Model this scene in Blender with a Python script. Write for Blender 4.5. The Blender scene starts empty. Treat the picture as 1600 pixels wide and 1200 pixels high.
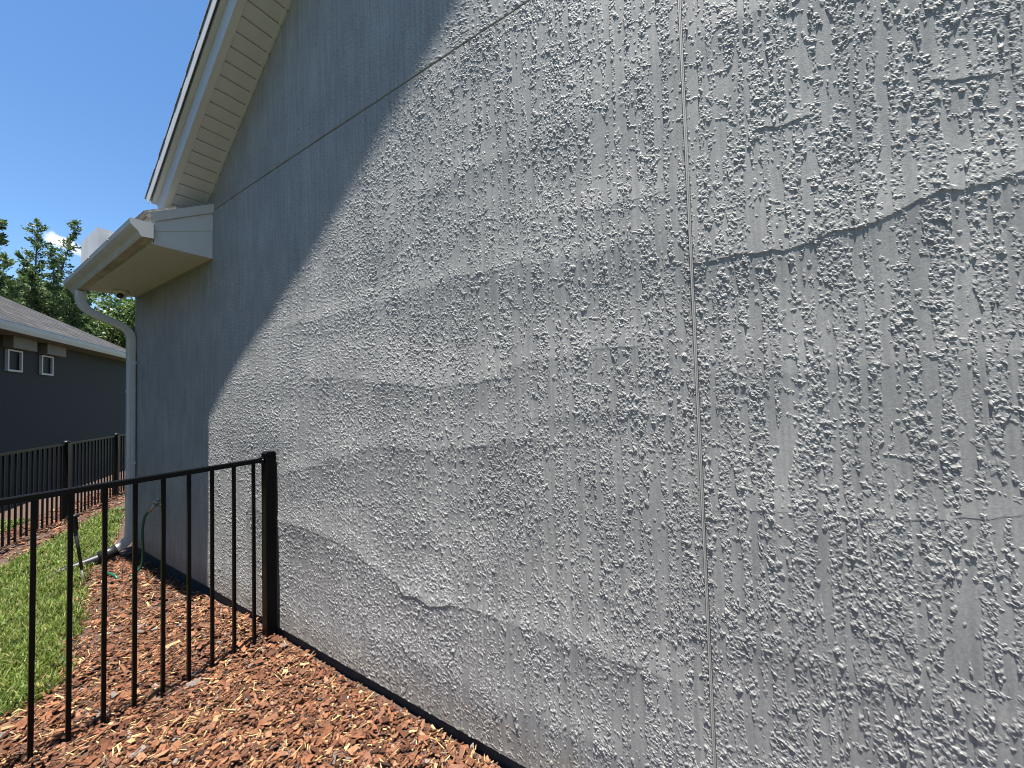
import bpy, math, random
import numpy as np
from mathutils import Vector, Matrix

SC = bpy.context.scene
COL = SC.collection
rng = np.random.default_rng(7)
random.seed(7)

# ------------------------------------------------------------------ camera
CAM_H = 1.55
yaw, pitch, roll = math.radians(57.52), math.radians(2.05), math.radians(-1.683)
fwd = Vector((math.sin(yaw) * math.cos(pitch), math.cos(yaw) * math.cos(pitch), math.sin(pitch)))
rgt0 = Vector((math.cos(yaw), -math.sin(yaw), 0))
up0 = rgt0.cross(fwd)
cr, sr = math.cos(roll), math.sin(roll)
rgt = cr * rgt0 + sr * up0
upv = -sr * rgt0 + cr * up0
cam_data = bpy.data.cameras.new('camera')
cam = bpy.data.objects.new('camera', cam_data)
COL.objects.link(cam)
M = Matrix((rgt, upv, -fwd)).transposed().to_4x4()
M.translation = (0, 0, CAM_H)
cam.matrix_world = M
cam_data.sensor_width = 36.0
cam_data.lens = 604.0 / 1600.0 * 36.0
cam_data.clip_start = 0.02
cam_data.clip_end = 2000
SC.camera = cam

# ------------------------------------------------------------------ sky and sun
SUN_TRAVEL = Vector((0.139, 0.05, -1.0)).normalized()
to_sun = -SUN_TRAVEL
world = bpy.data.worlds.new('World')
SC.world = world
world.use_nodes = True
wn, wl = world.node_tree.nodes, world.node_tree.links
wn.clear()
w_out = wn.new('ShaderNodeOutputWorld')
w_bg = wn.new('ShaderNodeBackground')
w_sky = wn.new('ShaderNodeTexSky')
w_sky.sky_type = 'NISHITA'
w_sky.sun_disc = False
w_sky.sun_elevation = math.asin(to_sun.z)
w_sky.sun_rotation = math.atan2(to_sun.x, to_sun.y)
w_sky.altitude = 0
w_sky.air_density = 1.0
w_sky.dust_density = 0.25
w_sky.ozone_density = 2.5
w_bg.inputs['Strength'].default_value = 0.060
# one small fair-weather cloud low over the trees
tc = wn.new('ShaderNodeTexCoord')
cdir = Vector((0.1375, 0.951, 0.2745)).normalized()
cs = cdir.cross(Vector((0, 0, 1))).normalized()
cu = cs.cross(cdir)
def wdot(v):
    n = wn.new('ShaderNodeVectorMath'); n.operation = 'DOT_PRODUCT'
    wl.new(tc.outputs['Generated'], n.inputs[0]); n.inputs[1].default_value = v
    return n.outputs['Value']
def wmath(op, a, b=None, clamp=False):
    n = wn.new('ShaderNodeMath'); n.operation = op; n.use_clamp = clamp
    for i, v in enumerate((a, b)):
        if v is None: continue
        if isinstance(v, (int, float)): n.inputs[i].default_value = v
        else: wl.new(v, n.inputs[i])
    return n.outputs[0]
cn = wn.new('ShaderNodeTexNoise'); cn.inputs['Scale'].default_value = 60; cn.inputs['Detail'].default_value = 5
wl.new(tc.outputs['Generated'], cn.inputs['Vector'])
a = wmath('DIVIDE', wdot(cs), 0.026)
b = wmath('DIVIDE', wmath('ADD', wdot(cu), wmath('MULTIPLY', wdot(cs), 0.35)), 0.013)
r2 = wmath('ADD', wmath('MULTIPLY', a, a), wmath('MULTIPLY', b, b))
m1 = wmath('SUBTRACT', 1.0, wmath('SQRT', r2))
m2 = wmath('ADD', m1, wmath('MULTIPLY', wmath('SUBTRACT', cn.outputs['Fac'], 0.5), 1.6))
m3 = wmath('MULTIPLY', m2, 1.5, True)
m4 = wmath('MULTIPLY', m3, wmath('GREATER_THAN', wdot(cdir), 0.9))
wmix = wn.new('ShaderNodeMix'); wmix.data_type = 'RGBA'
wl.new(m4, wmix.inputs['Factor'])
w_hs = wn.new('ShaderNodeHueSaturation'); w_hs.inputs['Saturation'].default_value = 1.18
wl.new(w_sky.outputs[0], w_hs.inputs['Color'])
wl.new(w_hs.outputs[0], wmix.inputs['A'])
wmix.inputs['B'].default_value = (6.2, 6.4, 6.6, 1)
wl.new(wmix.outputs['Result'], w_bg.inputs['Color'])
wl.new(w_bg.outputs[0], w_out.inputs[0])

sun_d = bpy.data.lights.new('sun', 'SUN')
sun_d.energy = 5.0
sun_d.angle = math.radians(0.8)
sun_d.color = (1.0, 0.965, 0.91)
sun = bpy.data.objects.new('sun', sun_d)
COL.objects.link(sun)
sun.rotation_euler = SUN_TRAVEL.to_track_quat('-Z', 'Y').to_euler()
sun.location = (0, 0, 20)

SC.view_settings.view_transform = 'Standard'
SC.view_settings.look = 'None'
SC.view_settings.gamma = 1.0
SC.view_settings.use_curve_mapping = False
SC.view_settings.exposure = 1.82
SC.render.engine = 'CYCLES'
SC.cycles.use_denoising = True
SC.cycles.denoising_prefilter = 'ACCURATE'
SC.cycles.filter_width = 1.0
SC.cycles.max_bounces = 8
SC.cycles.diffuse_bounces = 4

# ------------------------------------------------------------------ numpy noise
def _hash(ix, iy, seed):
    h = (ix.astype(np.int64) * 374761393 + iy.astype(np.int64) * 668265263 + seed * 974634777) & 0xFFFFFFFF
    h = ((h ^ (h >> 13)) * 1274126177) & 0xFFFFFFFF
    h = ((h ^ (h >> 16)) * 2246822519) & 0xFFFFFFFF
    return (h ^ (h >> 15)) & 0xFFFFFFFF
def rnd(ix, iy, seed):
    return _hash(ix, iy, seed).astype(np.float64) / 4294967295.0
def perlin(x, y, seed=0):
    x0 = np.floor(x); y0 = np.floor(y)
    fx = x - x0; fy = y - y0
    x0 = x0.astype(np.int64); y0 = y0.astype(np.int64)
    u = fx * fx * fx * (fx * (fx * 6 - 15) + 10); v = fy * fy * fy * (fy * (fy * 6 - 15) + 10)
    def g(dx, dy):
        an = rnd(x0 + dx, y0 + dy, seed) * (2 * math.pi)
        return np.cos(an) * (fx - dx) + np.sin(an) * (fy - dy)
    a = g(0, 0); b = g(1, 0); c = g(0, 1); d = g(1, 1)
    return 1.5 * ((a + u * (b - a)) * (1 - v) + (c + u * (d - c)) * v)
def worley(x, y, seed=0):
    x0 = np.floor(x).astype(np.int64); y0 = np.floor(y).astype(np.int64)
    best = np.full(x.shape, 9.0); bid = np.zeros(x.shape)
    for dx in (-1, 0, 1):
        for dy in (-1, 0, 1):
            cx = x0 + dx; cy = y0 + dy
            px = cx + rnd(cx, cy, seed); py = cy + rnd(cx, cy, seed + 11)
            d = np.hypot(px - x, py - y)
            m = d < best
            best = np.where(m, d, best)
            bid = np.where(m, rnd(cx, cy, seed + 23), bid)
    return best, bid
def sst(a, b, x):
    t = np.clip((x - a) / (b - a), 0, 1)
    return t * t * (3 - 2 * t)

# ------------------------------------------------------------------ mesh helpers
def fast_mesh(name, verts, quads=None, polys5=None, tris=None, smooth=False):
    me = bpy.data.meshes.new(name)
    verts = np.ascontiguousarray(verts, dtype=np.float32)
    me.vertices.add(len(verts)); me.vertices.foreach_set('co', verts.ravel())
    idx, tot = [], []
    for arr, k in ((quads, 4), (polys5, 5), (tris, 3)):
        if arr is not None and len(arr):
            arr = np.asarray(arr, dtype=np.int32)
            idx.append(arr.ravel()); tot.append(np.full(len(arr), k, dtype=np.int32))
    idx = np.concatenate(idx); tot = np.concatenate(tot)
    st = np.concatenate([[0], np.cumsum(tot)[:-1]]).astype(np.int32)
    me.loops.add(len(idx)); me.loops.foreach_set('vertex_index', idx)
    me.polygons.add(len(tot)); me.polygons.foreach_set('loop_start', st)
    me.polygons.foreach_set('use_smooth', np.full(len(tot), smooth, dtype=bool))
    me.update(calc_edges=True); me.validate()
    return me

def set_colors(me, cols):
    at = me.color_attributes.new('Col', 'FLOAT_COLOR', 'POINT')
    c = np.ones((len(cols), 4), dtype=np.float32); c[:, :3] = cols
    at.data.foreach_set('color', c.ravel())

def link(name, me, mat, parent=None, loc=None):
    o = bpy.data.objects.new(name, me)
    COL.objects.link(o)
    if mat is not None and len(me.materials) == 0: me.materials.append(mat)
    if parent is not None:
        o.parent = parent
        o.matrix_parent_inverse = Matrix.Translation(-world_loc(parent))
    if loc is not None: o.location = loc
    return o

_wl = {}
def world_loc(o):
    v = Vector((0, 0, 0))
    if o.name in _wl: return Vector(_wl[o.name])
    return v
def thing(name, loc, label, cat, group=None):
    o = bpy.data.objects.new(name, None); COL.objects.link(o)
    o.location = loc; o.empty_display_size = 0.1
    _wl[o.name] = tuple(loc)
    tag(o, label, cat, group)
    return o
def tag(o, label=None, cat=None, group=None, kind=None):
    if label: o['label'] = label
    if cat: o['category'] = cat
    if group: o['group'] = group
    if kind: o['kind'] = kind
    return o

class MB:
    def __init__(s): s.v = []; s.f = []
    def add(s, vs, fs):
        n = len(s.v); s.v += [tuple(v) for v in vs]; s.f += [tuple(i + n for i in f) for f in fs]; return s
    def box(s, a, b):
        (x0, y0, z0), (x1, y1, z1) = a, b
        return s.add([(x0,y0,z0),(x1,y0,z0),(x1,y1,z0),(x0,y1,z0),(x0,y0,z1),(x1,y0,z1),(x1,y1,z1),(x0,y1,z1)],
              [(0,3,2,1),(4,5,6,7),(0,1,5,4),(1,2,6,5),(2,3,7,6),(3,0,4,7)])
    def prism(s, prof, p0, p1, ax, ay):
        """extrude a 2-D outline (in axes ax, ay) from p0 to p1"""
        p0, p1, ax, ay = Vector(p0), Vector(p1), Vector(ax), Vector(ay)
        n = len(prof)
        vs = [p0 + ax * a + ay * b for a, b in prof] + [p1 + ax * a + ay * b for a, b in prof]
        fs = [(i, (i + 1) % n, n + (i + 1) % n, n + i) for i in range(n)]
        fs += [tuple(range(n - 1, -1, -1)), tuple(range(n, 2 * n))]
        return s.add(vs, fs)
    def tube(s, path, radii, seg=10, sx=1.0, sy=1.0, square=0.0, ref=(0, 1, 0), cap=True):
        path = [Vector(p) for p in path]; n = len(path); rings = []
        if isinstance(radii, (int, float)): radii = [radii] * n
        vs, fs = [], []
        ref = Vector(ref)
        for i, p in enumerate(path):
            t = (path[min(i + 1, n - 1)] - path[max(i - 1, 0)]).normalized()
            b = ref - t * ref.dot(t)
            if b.length < 1e-3: b = Vector((1, 0, 0)) - t * t.x
            b.normalize(); a = b.cross(t)
            for k in range(seg):
                an = 2 * math.pi * (k + 0.5) / seg
                c, q = math.cos(an), math.sin(an)
                if square:
                    e = 1 - square
                    c = math.copysign(abs(c) ** e, c); q = math.copysign(abs(q) ** e, q)
                vs.append(p + a * (c * radii[i] * sx) + b * (q * radii[i] * sy))
        for i in range(n - 1):
            for k in range(seg):
                k2 = (k + 1) % seg
                fs.append((i * seg + k, i * seg + k2, (i + 1) * seg + k2, (i + 1) * seg + k))
        if cap:
            fs.append(tuple(range(seg - 1, -1, -1))); fs.append(tuple((n - 1) * seg + k for k in range(seg)))
        return s.add(vs, fs)
    def lathe(s, prof, o, seg=16, axis='z'):
        vs, fs = [], []
        o = Vector(o)
        for r, h in prof:
            for k in range(seg):
                an = 2 * math.pi * k / seg
                if axis == 'z': p = Vector((r * math.cos(an), r * math.sin(an), h))
                elif axis == 'x': p = Vector((h, r * math.cos(an), r * math.sin(an)))
                else: p = Vector((r * math.cos(an), h, r * math.sin(an)))
                vs.append(o + p)
        n = len(prof)
        for i in range(n - 1):
            for k in range(seg):
                k2 = (k + 1) % seg
                fs.append((i * seg + k, i * seg + k2, (i + 1) * seg + k2, (i + 1) * seg + k))
        fs.append(tuple(range(seg - 1, -1, -1))); fs.append(tuple((n - 1) * seg + k for k in range(seg)))
        return s.add(vs, fs)
    def mesh(s, name, smooth=False):
        me = bpy.data.meshes.new(name)
        me.from_pydata([tuple(v) for v in s.v], [], s.f)
        if smooth:
            me.polygons.foreach_set('use_smooth', [True] * len(me.polygons))
        me.update()
        import bmesh
        bm = bmesh.new(); bm.from_mesh(me); bmesh.ops.recalc_face_normals(bm, faces=bm.faces[:]); bm.to_mesh(me); bm.free()
        return me
    def build(s, name, mat, parent=None, smooth=False, bevel=0.0, auto=None):
        o = link(name, s.mesh(name, smooth), mat, parent)
        if bevel:
            bv = o.modifiers.new('bevel', 'BEVEL'); bv.width = bevel; bv.segments = 2; bv.limit_method = 'ANGLE'
        return o

# ------------------------------------------------------------------ materials
def mat(name, col, rough=0.7, var=0.0, vscale=5.0, bump=0.0, bscale=60.0, spec=0.5, metal=0.0, col2=None,
        stretch=(1, 1, 1), attr=False, transl=0.0, coat=0.0):
    m = bpy.data.materials.new(name); m.use_nodes = True
    N, L = m.node_tree.nodes, m.node_tree.links
    p = N['Principled BSDF']
    p.inputs['Roughness'].default_value = rough
    p.inputs['Specular IOR Level'].default_value = spec
    p.inputs['Metallic'].default_value = metal
    p.inputs['Coat Weight'].default_value = coat
    tcn = N.new('ShaderNodeTexCoord'); mp = N.new('ShaderNodeMapping')
    mp.inputs['Scale'].default_value = stretch
    L.new(tcn.outputs['Object'], mp.inputs['Vector'])
    src = None
    if attr:
        a = N.new('ShaderNodeAttribute'); a.attribute_name = 'Col'; src = a.outputs['Color']
    if col2 is not None or var > 0:
        nz = N.new('ShaderNodeTexNoise'); nz.inputs['Scale'].default_value = vscale; nz.inputs['Detail'].default_value = 8
        nz.inputs['Roughness'].default_value = 0.6
        L.new(mp.outputs[0], nz.inputs['Vector'])
        rp = N.new('ShaderNodeValToRGB')
        rp.color_ramp.elements[0].position = 0.3; rp.color_ramp.elements[1].position = 0.7
        c2 = col2 if col2 is not None else tuple(min(1, c * (1 + var)) for c in col)
        c1 = col if col2 is not None else tuple(c * (1 - var) for c in col)
        rp.color_ramp.elements[0].color = (*c1, 1); rp.color_ramp.elements[1].color = (*c2, 1)
        L.new(nz.outputs['Fac'], rp.inputs['Fac'])
        if src is not None:
            mx = N.new('ShaderNodeMix'); mx.data_type = 'RGBA'; mx.blend_type = 'MULTIPLY'; mx.inputs['Factor'].default_value = 1
            L.new(src, mx.inputs['A']); L.new(rp.outputs[0], mx.inputs['B']); src = mx.outputs['Result']
        else: src = rp.outputs[0]
    if src is not None: L.new(src, p.inputs['Base Color'])
    else: p.inputs['Base Color'].default_value = (*col, 1)
    if bump > 0:
        bz = N.new('ShaderNodeTexNoise'); bz.inputs['Scale'].default_value = bscale; bz.inputs['Detail'].default_value = 5
        L.new(mp.outputs[0], bz.inputs['Vector'])
        bp = N.new('ShaderNodeBump'); bp.inputs['Strength'].default_value = bump; bp.inputs['Distance'].default_value = 0.01
        L.new(bz.outputs['Fac'], bp.inputs['Height']); L.new(bp.outputs[0], p.inputs['Normal'])
    if transl > 0:
        tr = N.new('ShaderNodeBsdfTranslucent'); ms = N.new('ShaderNodeMixShader'); ms.inputs[0].default_value = transl
        if src is not None: L.new(src, tr.inputs['Color'])
        else: tr.inputs['Color'].default_value = (*col, 1)
        L.new(p.outputs[0], ms.inputs[1]); L.new(tr.outputs[0], ms.inputs[2])
        L.new(ms.outputs[0], N['Material Output'].inputs['Surface'])
    return m

M_STUCCO = mat('stucco_paint', (0.262, 0.259, 0.250), 0.62, col2=(0.304, 0.301, 0.290), vscale=1.7, bump=0.08, bscale=420, spec=0.22)
def wear_and_relief_shade(m):
    """relief shading painted as vertical streaks, mottling of the paint and soil splashed up at the foot of the wall"""
    N, L = m.node_tree.nodes, m.node_tree.links
    p = N['Principled BSDF']; src = p.inputs['Base Color'].links[0].from_socket
    tcn = N.new('ShaderNodeTexCoord')
    def noise(scale, vec, det=6):
        mp = N.new('ShaderNodeMapping'); mp.inputs['Scale'].default_value = vec
        L.new(tcn.outputs['Object'], mp.inputs['Vector'])
        n = N.new('ShaderNodeTexNoise'); n.inputs['Scale'].default_value = scale; n.inputs['Detail'].default_value = det
        L.new(mp.outputs[0], n.inputs['Vector']); return n.outputs['Fac']
    def ramp(fac, p0, p1, c0, c1):
        r = N.new('ShaderNodeValToRGB'); r.color_ramp.elements[0].position = p0; r.color_ramp.elements[1].position = p1
        r.color_ramp.elements[0].color = (*c0, 1); r.color_ramp.elements[1].color = (*c1, 1); L.new(fac, r.inputs['Fac']); return r.outputs[0]
    def mul(a, b):
        mx = N.new('ShaderNodeMix'); mx.data_type = 'RGBA'; mx.blend_type = 'MULTIPLY'; mx.inputs['Factor'].default_value = 1
        L.new(a, mx.inputs['A']); L.new(b, mx.inputs['B']); return mx.outputs['Result']
    c = mul(src, ramp(noise(70, (1, 1, .030), 5), .38, .60, (.85, .85, .855), (1.04, 1.04, 1.03)))  # vertical streaks put the shading of the trowel relief into the colour
    c = mul(c, ramp(noise(7, (1, 1, .6)), .35, .65, (.90, .905, .91), (1.05, 1.05, 1.045)))
    c = mul(c, ramp(noise(150, (1, 1, 1), 3), .35, .65, (.88, .88, .88), (1.08, 1.08, 1.08)))
    sp = N.new('ShaderNodeSeparateXYZ'); L.new(tcn.outputs['Object'], sp.inputs[0])
    ad = N.new('ShaderNodeMath'); ad.operation = 'MULTIPLY_ADD'; L.new(noise(16, (1, 1, 1)), ad.inputs[0]); ad.inputs[1].default_value = -.26; L.new(sp.outputs['Z'], ad.inputs[2])
    c = mul(c, ramp(ad.outputs[0], -.08, .10, (.86, .82, .77), (1, 1, 1)))
    L.new(c, p.inputs['Base Color'])
wear_and_relief_shade(M_STUCCO)
M_JOINT = mat('joint_bead', (0.33, 0.33, 0.315), 0.6, var=0.12, vscale=9)
M_CORE = mat('wall_core', (0.16, 0.16, 0.16), 0.9)
M_FOUND = mat('foundation_concrete', (0.05, 0.05, 0.05), 0.9, var=0.25, vscale=12, bump=0.4, bscale=90)
M_WHITE = mat('white_aluminium', (0.46, 0.455, 0.445), 0.42, var=0.05, vscale=6, spec=0.4)
M_SOFFIT = mat('soffit_vinyl', (0.43, 0.435, 0.43), 0.55, var=0.05, vscale=5)
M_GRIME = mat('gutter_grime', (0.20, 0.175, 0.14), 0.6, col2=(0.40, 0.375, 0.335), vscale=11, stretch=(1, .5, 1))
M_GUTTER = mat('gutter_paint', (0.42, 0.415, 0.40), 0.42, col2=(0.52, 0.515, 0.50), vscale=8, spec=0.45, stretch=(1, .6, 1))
M_DOWN = mat('downspout_paint', (0.43, 0.425, 0.41), 0.4, var=0.06, vscale=8)
M_BACK = mat('soffit_backing', (0.12, 0.115, 0.10), 0.9)
M_SHINGLE = mat('roof_shingle', (0.16, 0.155, 0.15), 0.95, col2=(0.27, 0.255, 0.24), vscale=22, bump=0.6, bscale=200)
M_FENCE = mat('black_powder_coat', (0.0018, 0.0020, 0.0026), 0.33, var=0.15, vscale=30, spec=0.14)
M_FENCE2 = mat('black_powder_coat_far', (0.0022, 0.0022, 0.0028), 0.42, var=0.15, vscale=30, spec=0.18)
M_MULCH = mat('bark_mulch', (0.8, 0.8, 0.8), 0.9, var=0.25, vscale=70, attr=True, bump=0.5, bscale=260, spec=0.2)
M_SOIL = mat('mulch_soil', (0.030, 0.017, 0.012), 1.0, col2=(0.070, 0.038, 0.025), vscale=40, bump=0.8, bscale=60)
M_LAWN = mat('lawn_soil', (0.034, 0.052, 0.012), 1.0, col2=(0.062, 0.078, 0.022), vscale=20, bump=0.8, bscale=60)
M_GRASS = mat('grass_blade', (1, 1, 1), 0.55, var=0.12, vscale=3, attr=True, transl=0.35, spec=0.3)
M_LEAF = mat('tree_leaf', (1, 1, 1), 0.5, var=0.2, vscale=0.6, attr=True, transl=0.3, spec=0.35)
M_BARK = mat('tree_bark', (0.07, 0.055, 0.042), 0.95, var=0.3, vscale=5, bump=0.6, bscale=20)
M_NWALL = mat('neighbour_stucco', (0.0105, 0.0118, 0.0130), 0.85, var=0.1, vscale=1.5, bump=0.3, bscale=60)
M_NTRIM = mat('neighbour_trim', (0.115, 0.105, 0.085), 0.7, var=0.1, vscale=3)
M_NFRAME = mat('neighbour_window_frame', (0.33, 0.335, 0.34), 0.5, var=0.1, vscale=4)
M_NGUT = mat('neighbour_gutter', (0.36, 0.385, 0.40), 0.5, var=0.05, vscale=2)
M_GLASS = mat('dark_window_glass', (0.003, 0.003, 0.0035), 0.45, spec=0.06)
M_PIPE = mat('black_drain_pipe', (0.010, 0.010, 0.011), 0.42, var=0.2, vscale=20, spec=0.3)
M_HOSE = mat('green_hose', (0.007, 0.066, 0.034), 0.35, var=0.1, vscale=20)
M_BRASS = mat('weathered_brass', (0.36, 0.33, 0.28), 0.45, var=0.25, vscale=60, metal=0.8)
M_CAMW = mat('camera_shell', (0.62, 0.60, 0.56), 0.4)
M_CAMB = mat('camera_lens', (0.01, 0.01, 0.012), 0.12)
M_STAKE = mat('black_plastic', (0.012, 0.012, 0.013), 0.4)
M_TIP = mat('stake_metal', (0.30, 0.29, 0.28), 0.4, metal=0.7)
M_GALV = mat('dull_galvanised', (0.52, 0.53, 0.55), 0.5, col2=(0.40, 0.40, 0.41), vscale=14, stretch=(1, 1, .25))

# ------------------------------------------------------------------ terrain
DN = (math.sin(math.radians(30.5)), math.cos(math.radians(30.5)))     # direction of the lot line
NN = (DN[1], -DN[0])
def ground_z(x, y):
    x = np.asarray(x, float); y = np.asarray(y, float)
    z = 0.018 * perlin(x / 0.55, y / 0.55, 91) + 0.03 * perlin(x / 2.7, y / 2.7, 92)
    z = z * np.exp(-np.maximum(np.hypot(x, y - 4) - 9, 0) / 4)
    z -= 0.035 * sst(3.2, 5.2, y)
    z -= 0.03 * np.exp(-((x - 1.395) / 0.035) ** 2) * (y < 5.9)
    z += 0.03 * np.exp(-((x - 1.25) / 0.2) ** 2 - ((y - 3.05) / 0.25) ** 2)
    return z
XR_Y = [3.2, 3.38, 3.55, 3.9, 4.41, 5.0, 5.34, 5.73, 6.3, 6.95, 7.6, 8.5, 20]
XR_X = [0.2, 0.44, 0.52, 0.60, 0.73, 0.82, 0.88, 1.02, 1.25, 1.45, 1.62, 1.85, 5.0]
def lawn_mask(x, y):
    """> 0 inside the grass"""
    e = 0.05 * perlin(x / 0.13, y / 0.13, 5) + 0.03 * perlin(x / 0.05, y / 0.05, 6)
    a = np.minimum(np.interp(y, XR_Y, XR_X) - x, y - 3.34) + e
    off = NN[0] * x + NN[1] * y
    a = np.minimum(a, off + 2.92 + e)
    b = np.minimum(np.minimum(-3.72 - off, off + 4.75) + e, np.where(DN[0] * x + DN[1] * y < 8.3, 1, -1) + e)
    c = -1.1 - x + e
    return np.maximum(np.maximum(a, b), c)

def axis_pts(lo, hi, c, fine, step):
    out = list(np.arange(c - fine, c + fine + 1e-6, step))
    s, v = step, c + fine
    while v < hi: s *= 1.35; v += s; out.append(min(v, hi))
    s, v = step, c - fine
    while v > lo: s *= 1.35; v -= s; out.insert(0, max(v, lo))
    return np.array(out)
gx = axis_pts(-300, 300, 0.5, 3.0, 0.06); gy = axis_pts(-300, 300, 5.0, 6.0, 0.08)
GX, GY = np.meshgrid(gx, gy)
GZ = ground_z(GX, GY) - 0.012
nx, ny = len(gx), len(gy)
ii = np.arange((ny - 1) * nx).reshape(ny - 1, nx)[:, :-1].ravel()
gq = np.stack([ii, ii + 1, ii + nx + 1, ii + nx], 1)
ground = link('ground', fast_mesh('ground', np.stack([GX, GY, GZ], -1).reshape(-1, 3), gq, smooth=True), M_SOIL)
tag(ground, 'dark mulch-covered soil running along the grey wall', None, None, 'structure')
# lawn soil: the cells of the sheet that lie inside the grass, 6 mm higher
cx = (GX[:-1, :-1] + GX[1:, 1:]) / 2; cy = (GY[:-1, :-1] + GY[1:, 1:]) / 2
far = (np.hypot(cx, cy - 4) > 14)
inl = ((lawn_mask(cx, cy) > 0) | far) & ~((cx > 1.3) & (cx < 7) & (cy < 5.9) & (cy > -5))
lq = gq[inl.ravel()]
LV = np.stack([GX, GY, GZ + 0.006], -1).reshape(-1, 3)
used = np.unique(lq); remap = np.zeros(len(LV), int); remap[used] = np.arange(len(used))
lawn = link('lawn', fast_mesh('lawn', LV[used], remap[lq], smooth=True), M_LAWN)
tag(lawn, 'green lawn between the mulch beds', None, None, 'structure')

# ------------------------------------------------------------------ stucco relief
WX = 1.3775            # plane of the gable wall
YG = 0.1655            # vertical control joint
ZG = 3.207             # horizontal control joint
ZB = 0.05              # lower edge of the stucco
YC = 5.87              # far corner of the house
LAPS = [  # outline (y, z), step at the edge, bulge, reach above, reach below
 ([(0.17,1.971),(0.156,1.971),(0.041,1.965),(-0.096,1.961),(-0.191,1.985),(-0.258,1.989),(-0.322,2.005),(-0.404,2.03),(-0.478,2.03),(-0.537,2.036),(-0.9,2.05)], .0016, .0042, .13, .16, 0.00),
 ([(2.9,2.06),(2.733,2.063),(2.142,2.081),(1.731,2.083),(1.481,2.11),(1.22,2.12),(0.994,2.114),(0.86,2.103),(0.65,2.085),(0.467,2.077),(0.304,2.114),(0.201,2.113),(.16,2.11)], .0006, .0060, .15, .17, .25),
 ([(2.5,1.70),(2.15,1.703),(1.705,1.648),(1.318,1.609),(1.046,1.619),(0.954,1.651),(0.894,1.672),(0.76,1.692),(0.634,1.703),(0.485,1.728),(0.27,1.71),(0.207,1.715),(.17,1.715)], .0010, .0064, .13, .16, .2),
 ([(2.9,1.07),(2.715,1.09),(2.26,1.176),(2.174,1.224),(1.905,1.254),(1.859,1.295),(1.648,1.311),(1.541,1.303),(1.151,1.321),(0.885,1.366),(.6,1.38)], .0008, .0058, .14, .18, .3),
 ([(3.3,.83),(3.107,0.801),(2.736,0.755),(2.407,0.763),(2.047,0.728),(1.875,0.672),(1.691,0.632),(1.617,0.616),(1.561,0.574),(1.456,0.575),(1.383,0.565),(1.248,0.594),(1.115,0.609),(0.954,0.606),(0.807,0.607),(0.699,0.617),(0.553,0.614),(0.493,0.604),(0.374,0.609),(0.225,0.597),(.17,.597)], .0011, .0060, .12, .16, .2),
 ([(1.66,.62),(1.617,0.616),(1.561,0.574),(1.456,0.575),(1.383,0.565),(1.248,0.594),(1.2,.6)], .0022, .0, .10, .05, .08),
 ([(0.17,1.176),(0.074,1.185),(0.008,1.182),(-0.031,1.193),(-0.155,1.189),(-0.26,1.214),(-0.365,1.214),(-0.499,1.255),(-.8,1.26)], .0006, .0022, .12, .14, .1),
 ([(0.0,2.335),(-0.026,2.34),(-0.049,2.339),(-0.098,2.331),(-0.14,2.337),(-0.19,2.332)], .0016, .001, .05, .05, .05),
 ([(-.37,2.31),(-0.402,2.313),(-0.453,2.303),(-0.511,2.286),(-.55,2.28)], .0013, .001, .05, .05, .05),
 ([(.85,1.46),(0.789,1.46),(0.591,1.478),(0.442,1.497),(0.247,1.474),(.18,1.47)], .0004, .0025, .08, .09, .1),
 ([(.75,2.28),(0.672,2.266),(0.461,2.243),(0.299,2.241),(0.176,2.235)], .0006, .002, .08, .08, .1),
 ([(1.6,2.62),(1.1,2.60),(.6,2.62),(.17,2.58)], .0, .0042, .14, .16, .3),
 ([(.16,2.72),(-.1,2.70),(-.4,2.73),(-.8,2.72)], .0, .0035, .12, .14, .1),
 ([(.16,1.62),(-.1,1.60),(-.4,1.63),(-.8,1.62)], .0, .003, .12, .14, .1),
 ([(.16,.78),(-.1,.80),(-.4,.77),(-.8,.80)], .0, .003, .12, .14, .1),
 ([(2.2,.36),(1.6,.30),(1.1,.27),(.6,.28),(.17,.27)], .0, .003, .10, .12, .3),
]
AMP = 1.2
RAMP = 0.55
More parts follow.
